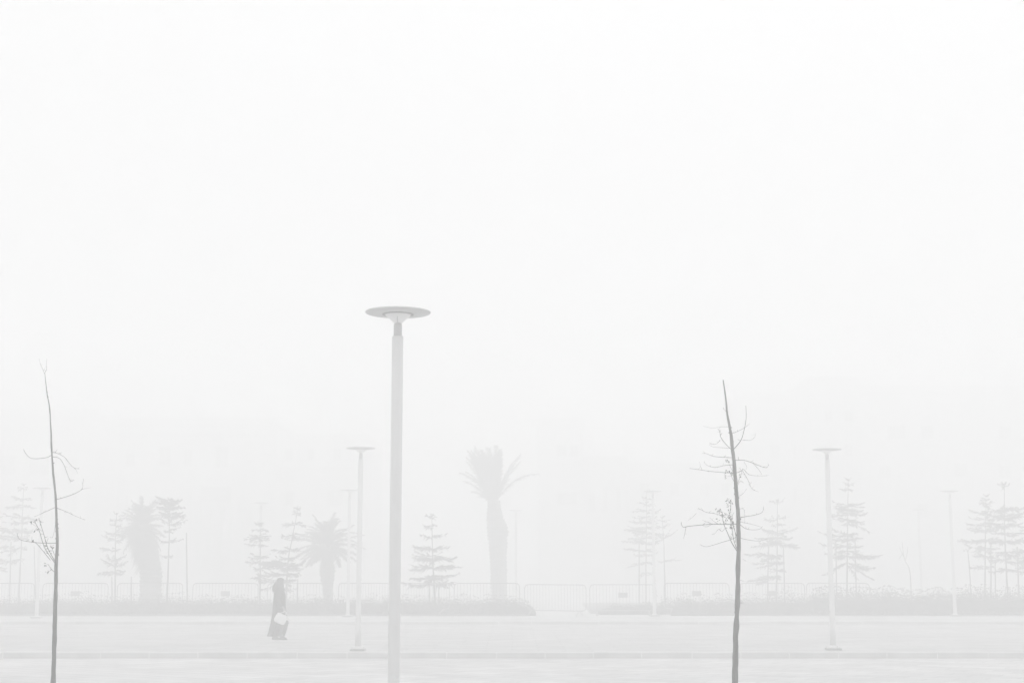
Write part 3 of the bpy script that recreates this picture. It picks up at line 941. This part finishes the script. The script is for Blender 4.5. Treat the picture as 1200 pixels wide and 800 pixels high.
def skin_body():
    vs, es, rs = [], [], []

    def add(p, r, parent=None):
        vs.append(V(p)); rs.append(r)
        if parent is not None: es.append((parent, len(vs) - 1))
        return len(vs) - 1
    pel = add((0, 0, .80), .115)
    sp = add((.005, 0, .95), .105, pel); ch = add((.02, 0, 1.14), .115, sp); nk0 = add((.03, 0, 1.30), .052, ch); nk = add((.045, 0, 1.36), .044, nk0)
    hd0 = add((.058, 0, 1.43), .066, nk); hd = add((.062, 0, 1.49), .08, hd0); add((.055, 0, 1.545), .05, hd)
    nose = add((.135, 0, 1.455), .022, hd0); add((.158, 0, 1.448), .010, nose)
    for s, st in ((-1, 1), (1, -1)):                      # near leg forward, far leg back
        hip = add((0, s * .08, .76), .08, pel)
        kn = add((.07 * st + .04, s * .08, .43), .052, hip)
        an = add((.10 * st - (.06 if st < 0 else 0), s * .075, .085), .034, kn)
        add((.10 * st + .10 - (.05 if st < 0 else 0), s * .08, .035), .028, an)
        sh = add((.015, s * .165, 1.26), .055, ch)
        if s < 0:
            el = add((.005, -.235, 1.02), .038, sh); wr = add((.155, -.262, .835), .026, el); pm = add((.19, -.266, .775), .026, wr)
            bend = (.0, -.03)
        else:
            el = add((-.03, .23, 1.0), .038, sh); wr = add((.06, .235, .83), .026, el); pm = add((.075, .235, .77), .026, wr)
            bend = (.02, -.02)
        y0 = vs[pm].y
        for k, (dx, ln) in enumerate(((-.026, .055), (-.009, .066), (.009, .068), (.026, .058))):   # four fingers, curled inward
            b0 = add((vs[pm].x + dx, y0, vs[pm].z - .035), .009, pm)
            b1 = add((vs[pm].x + dx, y0 + .012 * -s * -1, vs[pm].z - .035 - ln * .6), .008, b0)
            add((vs[pm].x + dx, y0 + .036 * -s, vs[pm].z - .035 - ln * .85), .0065, b1)
        t0 = add((vs[pm].x + .032, y0 - s * .012, vs[pm].z + .005), .010, pm)
        add((vs[pm].x + .042, y0 - s * .03, vs[pm].z - .035), .008, t0)
    me = bpy.data.meshes.new('body')
    me.from_pydata([tuple(p) for p in vs], es, [])
    o = bpy.data.objects.new('body', me); COL.objects.link(o); o.parent = person
    sk_ = o.modifiers.new('skin', 'SKIN'); sk_.use_smooth_shade = True
    for i, d in enumerate(me.skin_vertices[0].data):
        d.radius = (rs[i], rs[i]); d.use_root = (i == 0)
    su = o.modifiers.new('sub', 'SUBSURF'); su.levels = 2; su.render_levels = 2
    me.materials.append(M['skin'])
    return o


skin_body()


def loft(b, rows, n=48, fold=None, cap=True):
    vs, fs = [], []
    for j, (cx, cy, z, a, bb) in enumerate(rows):
        for i in range(n):
            an = 2 * math.pi * i / n
            k = 1 + (fold(an, z) if fold else 0)
            vs.append(V((cx + a * k * math.cos(an), cy + bb * k * math.sin(an), z)))
    for j in range(len(rows) - 1):
        for i in range(n):
            fs.append((j * n + i, j * n + (i + 1) % n, (j + 1) * n + (i + 1) % n, (j + 1) * n + i))
    if cap: fs.append(tuple(range((len(rows) - 1) * n, len(rows) * n)))
    b.add(vs, fs)


def dense(rows, k=5):
    out = []
    for a, c in zip(rows, rows[1:]):
        for i in range(k): out.append(tuple(a[q] + (c[q] - a[q]) * i / k for q in range(5)))
    return out + [rows[-1]]


rb = MB()
rows = [(-.06, 0, .085, .205, .165), (-.025, 0, .22, .215, .18), (.03, 0, .42, .22, .185), (.025, 0, .62, .19, .175), (.018, 0, .85, .16, .165), (.02, 0, 1.08, .155, .175),
        (.015, 0, 1.20, .138, .19), (.01, 0, 1.28, .105, .165), (.02, 0, 1.335, .07, .095), (.03, 0, 1.37, .055, .06)]
loft(rb, dense(rows, 6), 72, lambda a, z: max(0, 1.15 - z) * (.085 * math.sin(7 * a + 3 * z) + .05 * math.sin(13 * a - 5 * z + 1)) + .02 * mnoise.noise(V((math.cos(a) * 2, math.sin(a) * 2, z * 5))))
for s, pts in ((-1, [(.012, -.12, 1.265, .085), (.01, -.185, 1.22, .078), (.004, -.232, 1.03, .068), (.085, -.252, .93, .062), (.145, -.262, .85, .07)]),
               (1, [(.012, .12, 1.265, .085), (.0, .185, 1.22, .078), (-.03, .232, 1.02, .066), (.02, .236, .91, .066), (.05, .236, .84, .072)])):
    s_ = spline([(V(p[:3]), p[3]) for p in pts], 5)
    rb.tube([p for p, r_ in s_], [r_ for p, r_ in s_], 18, .10, 2.0 + s)
rb.build('robe', M['robe'], person, smooth=True)

hb = MB()   # hood drawn over the head with a point hanging down the back
loft(hb, dense([(-.005, 0, 1.255, .16, .175), (-.005, 0, 1.30, .145, .15), (.01, 0, 1.35, .115, .112), (.028, 0, 1.41, .102, .094), (.034, 0, 1.47, .108, .098), (.035, 0, 1.53, .098, .088),
                (.03, 0, 1.565, .068, .060), (.028, 0, 1.58, .02, .02)], 4), 36,
     lambda a, z: .05 * mnoise.noise(V((math.cos(a) * 2, math.sin(a) * 2, z * 6))) - (.16 * max(0, math.cos(a)) ** 6 if 1.39 < z < 1.52 else 0))
hb.build('hood', M['scarf'], person, smooth=True)
pt = MB(); s_ = spline([(V((-.05, 0, 1.44)), .06), (V((-.10, 0, 1.36)), .062), (V((-.135, .0, 1.28)), .045), (V((-.145, 0, 1.21)), .012)], 4)
pt.tube([p for p, r_ in s_], [r_ for p, r_ in s_], 14, .15, 4.0)
pt.build('hood_point', M['scarf'], person, smooth=True)
for s, dx, lift in ((-1, .12, .0), (1, -.09, .0)):
    q = MB()
    loft(q, [(dx + .03, s * .078, .0, .105, .040), (dx + .03, s * .078, .02, .11, .043), (dx + .02, s * .078, .05, .09, .04), (dx + .0, s * .078, .08, .055, .038), (dx - .01, s * .078, .10, .045, .034)], 24)
    q.build('shoe', M['shoe'], person, smooth=True)

# bag hanging from the near hand
bagr = empty('bag', (pp.x + .20, PY - .27, K1Z + .715))
tag(bagr, 'slouchy white bag hanging from the hand of the robed person', 'bag')
bb_ = MB()
rot = Matrix.Rotation(R(24), 4, 'Y')
vs, fs = [], []
RW = [(0, .115, .020, -.075), (0, .135, .040, -.10), (0, .150, .055, -.17), (0, .155, .060, -.25), (0, .145, .050, -.30), (0, .12, .03, -.325)]
n = 28
for j, (_, a, c, z) in enumerate(RW):
    for i in range(n):
        an = 2 * math.pi * i / n
        ca, sa = math.cos(an), math.sin(an)
        x = a * (abs(ca) ** .5) * (1 if ca > 0 else -1); yy = c * (abs(sa) ** .6) * (1 if sa > 0 else -1)
        k = 1 + .08 * mnoise.noise(V((x * 14, yy * 14, z * 14)))
        vs.append(rot @ V((x * k - .02, yy * k, z + .012 * mnoise.noise(V((x * 9, 3, 1))))))
for j in range(len(RW) - 1):
    for i in range(n):
        fs.append((j * n + (i + 1) % n, j * n + i, (j + 1) * n + i, (j + 1) * n + (i + 1) % n))
fs += [tuple(range(n)), tuple(reversed(range((len(RW) - 1) * n, len(RW) * n)))]
bb_.add(vs, fs)
bb_.build('bag_body', M['bag'], bagr, smooth=True)
for yy in (-.018, .018):
    st_ = MB()
    P_ = [rot @ V((-.10, yy, -.085)), V((-.035, yy * .7, -.01)), V((0, yy * .3, .022)), V((.04, yy * .7, -.02)), rot @ V((.06, yy, -.085))]
    s_ = spline([(p, .008) for p in P_], 4)
    st_.tube([p for p, r_ in s_], [.008] * len(s_), 8)
    st_.build('handle', M['bag'], bagr, smooth=True)
fl = MB(); fl.box(.07, .20, -.03, -.022, -.16, -.10, rot)
bevel(fl.build('flap', M['bag'], bagr), .003)


# ------------------------------------------------------------------ buildings lost in the haze
def building(px0, px1, pytop, y, depth, windows, label, m='wall', extra=None, parapet=True):
    """windows: (px0, px1, py0, py1) openings in the street facade"""
    A, C = W(px0, 600, y).x, W(px1, 600, y).x
    H = W((px0 + px1) / 2, pytop, y).z
    root = empty('building', ((A + C) / 2, y, K2Z))
    off = V(((A + C) / 2, y, K2Z)); hw = (C - A) / 2; H -= K2Z
    rects = []
    for a, c, t, bt in windows:
        pm = (a + c) / 2
        p = W(pm, (t + bt) / 2, y)
        w_ = (c - a) * mpp(y) / 2
        rects.append((p.x - off.x - w_, p.x - off.x + w_, max(.05, W(pm, bt, y).z - K2Z), min(H - .4, W(pm, t, y).z - K2Z)))
    rects = [q for q in rects if q[0] > -hw + .2 and q[1] < hw - .2]
    xs = sorted({-hw, hw} | {v for q in rects for v in q[:2]})
    zs = sorted({0, H} | {v for q in rects for v in q[2:]})
    b = MB(); rev = .22
    for i in range(len(xs) - 1):
        for j in range(len(zs) - 1):
            cx, cz = (xs[i] + xs[i + 1]) / 2, (zs[j] + zs[j + 1]) / 2
            if any(q[0] < cx < q[1] and q[2] < cz < q[3] for q in rects): continue
            b.quad((xs[i], 0, zs[j]), (xs[i + 1], 0, zs[j]), (xs[i + 1], 0, zs[j + 1]), (xs[i], 0, zs[j + 1]))
    for x0, x1, z0, z1 in rects:
        b.quad((x0, 0, z0), (x0, rev, z0), (x1, rev, z0), (x1, 0, z0)); b.quad((x0, 0, z1), (x1, 0, z1), (x1, rev, z1), (x0, rev, z1))
        b.quad((x0, 0, z0), (x0, 0, z1), (x0, rev, z1), (x0, rev, z0)); b.quad((x1, 0, z0), (x1, rev, z0), (x1, rev, z1), (x1, 0, z1))
    b.quad((-hw, 0, 0), (-hw, 0, H), (-hw, depth, H), (-hw, depth, 0)); b.quad((hw, 0, 0), (hw, depth, 0), (hw, depth, H), (hw, 0, H))
    b.quad((-hw, depth, 0), (-hw, depth, H), (hw, depth, H), (hw, depth, 0))
    b.build('wall', M[m], root)
    rf = MB(); rf.box(-hw - .15, hw + .15, -.15, depth + .15, H + .002, H + .18)
    ro = rf.build('roof', M['roof'], root)
    if parapet:
        q = MB()
        q.box(-hw, hw, -.05, .10, H + .183, H + .75); q.box(-hw, hw, depth - .10, depth + .05, H + .183, H + .75)
        q.box(-hw, -hw + .15, .102, depth - .102, H + .183, H + .75); q.box(hw - .15, hw, .102, depth - .102, H + .183, H + .75)
        q.build('parapet', M[m], ro)
    for x0, x1, z0, z1 in rects:
        f = MB(); t = .06
        f.box(x0 + .003, x0 + t, .12, .19, z0 + .003, z1 - .003); f.box(x1 - t, x1 - .003, .12, .19, z0 + .003, z1 - .003)
        f.box(x0 + t + .002, x1 - t - .002, .12, .19, z0 + .003, z0 + t); f.box(x0 + t + .002, x1 - t - .002, .12, .19, z1 - t, z1 - .003)
        f.box((x0 + x1) / 2 - .03, (x0 + x1) / 2 + .03, .12, .19, z0 + t + .002, z1 - t - .002)
        w_ = f.build('window', M['frame'], root)
        g = MB(); g.quad((x0, .2, z0), (x1, .2, z0), (x1, .2, z1), (x0, .2, z1)); g.build('pane', M['glass'], w_)
        s = MB(); s.box(x0 - .06, x1 + .06, -.06, .10, z0 - .08, z0 - .003); s.build('sill', M['roof'], w_)
    if extra: extra(root, off, y, hw, H)
    tag(root, label, 'building')
    return root


def ledge(name, root, off, y, a, c, t, bt, out, m):
    b = MB(); p0 = W(a, t, y) - off; p1 = W(c, bt, y) - off
    b.box(p0.x, p1.x, -out, -.002, p1.z, p0.z)
    return b.build(name, m, root)


BY = 119.0


def arcade(root, off, y, hw, H):
    ledge('awning', root, off, y, 240, 271, 571, 588, 1.6, M['awning'])
    ledge('balcony', root, off, y, 155, 226, 577, 594, 1.3, M['wall2'])
    ledge('stair_tower', root, off, y, 286, 320, 518, 588, .8, M['wall2'])
    for k in range(7):
        x = 232 + 12 * k
        ledge('column', root, off, y, x, x + 4, 588.2, 660, 1.2, M['wall2'])
    ledge('cornice', root, off, y, 137, 320, 508, 511, .35, M['roof'])


building(136, 322, 500, BY, 14, [(146, 158, 530, 546), (185, 200, 522, 545), (215, 225, 526, 544), (252, 268, 522, 547), (146, 158, 578, 594), (251, 264, 592, 612), (276, 282, 592, 612)],
         'hazy building with an arcade and a tower behind the shaggy palm', 'wall', arcade)
building(322.5, 432, 519, BY + 2, 12, [(333, 343, 524, 539), (360, 368, 524, 539), (390, 400, 524, 539), (334, 344, 575, 592), (382, 402, 573, 592)],
         'hazy lower building with a long cornice behind the spreading palm', 'wall',
         lambda r_, o_, y_, hw, H: (ledge('cornice', r_, o_, y_, 322.5, 431, 547, 551, .9, M['wall2'])))
building(632, 684, 500, BY + 4, 12, [(653, 676, 576, 591), (652, 664, 520, 534), (668, 678, 520, 534)],
         'hazy pale narrow building right of the tallest palm', 'wall', lambda r_, o_, y_, hw, H: ledge('balcony', r_, o_, y_, 640, 682, 541, 546, .9, M['wall2']))
building(684.5, 736, 545, BY, 12, [(690, 698, 578, 600), (706, 712, 570, 600), (722, 728, 570, 600)], 'hazy grey block between the tallest palm and the palest pine', 'wall2')
building(737, 868, 552, BY + 5, 12, [(750, 762, 565, 580), (785, 797, 565, 580), (820, 832, 565, 580), (845, 855, 565, 580)], 'hazy low building behind the leaning bare tree', 'wall')
building(876, 952, 470, BY + 3, 14, [(902, 915, 520, 538), (902, 915, 570, 588), (930, 940, 520, 538), (930, 940, 570, 588)], 'hazy tall building behind the lopsided pine', 'wall')
building(952.5, 1012, 452, BY - 3, 14, [(966, 976, 480, 494), (990, 1000, 480, 494), (966, 976, 520, 534), (990, 1000, 520, 534)], 'hazy darkest tower behind the ragged pine', 'wall2')
building(1012.5, 1240, 462, BY + 3, 14, [(1040, 1062, 498, 514), (1030, 1045, 545, 560), (1118, 1135, 542, 558), (1080, 1095, 498, 514), (1170, 1186, 498, 514), (1170, 1186, 545, 560), (1075, 1088, 590, 606)],
         'hazy broad building behind the right-hand pines and tall hedge', 'wall')
building(-60, 104, 490, BY + 4, 14, [(-2, 18, 533, 556), (33, 57, 536, 556), (75, 90, 536, 556), (2, 18, 580, 600), (75, 90, 580, 600)], 'hazy broad building at the left edge behind the left-edge pine', 'wall')

# ------------------------------------------------------------------ haze
hz = MB(); hz.box(-440, 440, -90, 470, -1.2, 25.0)
hm = bpy.data.materials.new('haze'); hm.use_nodes = True
nt = hm.node_tree
nt.nodes.remove(nt.nodes['Principled BSDF'])
pv = nt.nodes.new('ShaderNodeVolumePrincipled')
pv.inputs['Color'].default_value = (.985, .985, .985, 1)
pv.inputs['Density'].default_value = SIGMA
pv.inputs['Anisotropy'].default_value = 0.2
nt.links.new(pv.outputs['Volume'], nt.nodes['Material Output'].inputs['Volume'])
tag(hz.build('haze', hm), kind='stuff')

# ------------------------------------------------------------------ sky and sun (overcast, monochrome)
wd_ = bpy.data.worlds.new('World'); scene.world = wd_; wd_.use_nodes = True
nt = wd_.node_tree; N = nt.nodes; L = nt.links
bg = N['Background']
sky = N.new('ShaderNodeTexSky'); sky.sky_type = 'NISHITA'; sky.sun_disc = False
SUN_EL, SUN_ROT = R(58), R(20)
sky.sun_elevation = SUN_EL; sky.sun_rotation = SUN_ROT; sky.dust_density = 6.0; sky.ozone_density = 1.0
bw = N.new('ShaderNodeRGBToBW'); L.new(sky.outputs['Color'], bw.inputs['Color'])
tc = N.new('ShaderNodeTexCoord'); sx = N.new('ShaderNodeSeparateXYZ'); L.new(tc.outputs['Generated'], sx.inputs['Vector'])
mr = N.new('ShaderNodeMapRange'); mr.inputs['From Min'].default_value = 0; mr.inputs['From Max'].default_value = 1
mr.inputs['To Min'].default_value = 2.2; mr.inputs['To Max'].default_value = 19.0    # overcast layer: brighter overhead
pw = N.new('ShaderNodeMath'); pw.operation = 'POWER'; pw.inputs[1].default_value = 1.6; pw.use_clamp = True
ab = N.new('ShaderNodeMath'); ab.operation = 'MAXIMUM'; ab.inputs[1].default_value = 0.0
L.new(sx.outputs['Z'], ab.inputs[0]); L.new(ab.outputs['Value'], pw.inputs[0]); L.new(pw.outputs['Value'], mr.inputs['Value'])
ad = N.new('ShaderNodeMath'); ad.operation = 'MULTIPLY_ADD'; ad.inputs[1].default_value = .28
L.new(bw.outputs['Val'], ad.inputs[0]); L.new(mr.outputs['Result'], ad.inputs[2])
L.new(ad.outputs['Value'], bg.inputs['Color'])
bg.inputs['Strength'].default_value = 0.1

sd = bpy.data.lights.new('sun', 'SUN'); sd.energy = 0.6; sd.angle = R(30); sd.color = (1, 1, 1)
so = bpy.data.objects.new('sun', sd); COL.objects.link(so)
dv = V((math.sin(SUN_ROT) * math.cos(SUN_EL), math.cos(SUN_ROT) * math.cos(SUN_EL), math.sin(SUN_EL)))
so.rotation_euler = dv.to_track_quat('Z', 'Y').to_euler()
so.location = dv * 200

# ------------------------------------------------------------------ camera and render settings
cd = bpy.data.cameras.new('camera'); cam = bpy.data.objects.new('camera', cd); COL.objects.link(cam)
cd.sensor_width = 36.0; cd.lens = 36.0 * FPX / 1200.0
cd.clip_start = .05; cd.clip_end = 2000
cam.location = (0, 0, CAMZ); cam.rotation_euler = (math.pi / 2 + TH, 0, 0)
scene.camera = cam

scene.view_settings.view_transform = 'Standard'
scene.view_settings.look = 'None'
scene.view_settings.gamma = 1.0
scene.view_settings.use_curve_mapping = False
scene.view_settings.exposure = 0.215
scene.render.engine = 'CYCLES'
cy = scene.cycles
cy.volume_bounces = 4
cy.max_bounces = 8
cy.diffuse_bounces = 3
cy.use_adaptive_sampling = False
cy.use_denoising = True
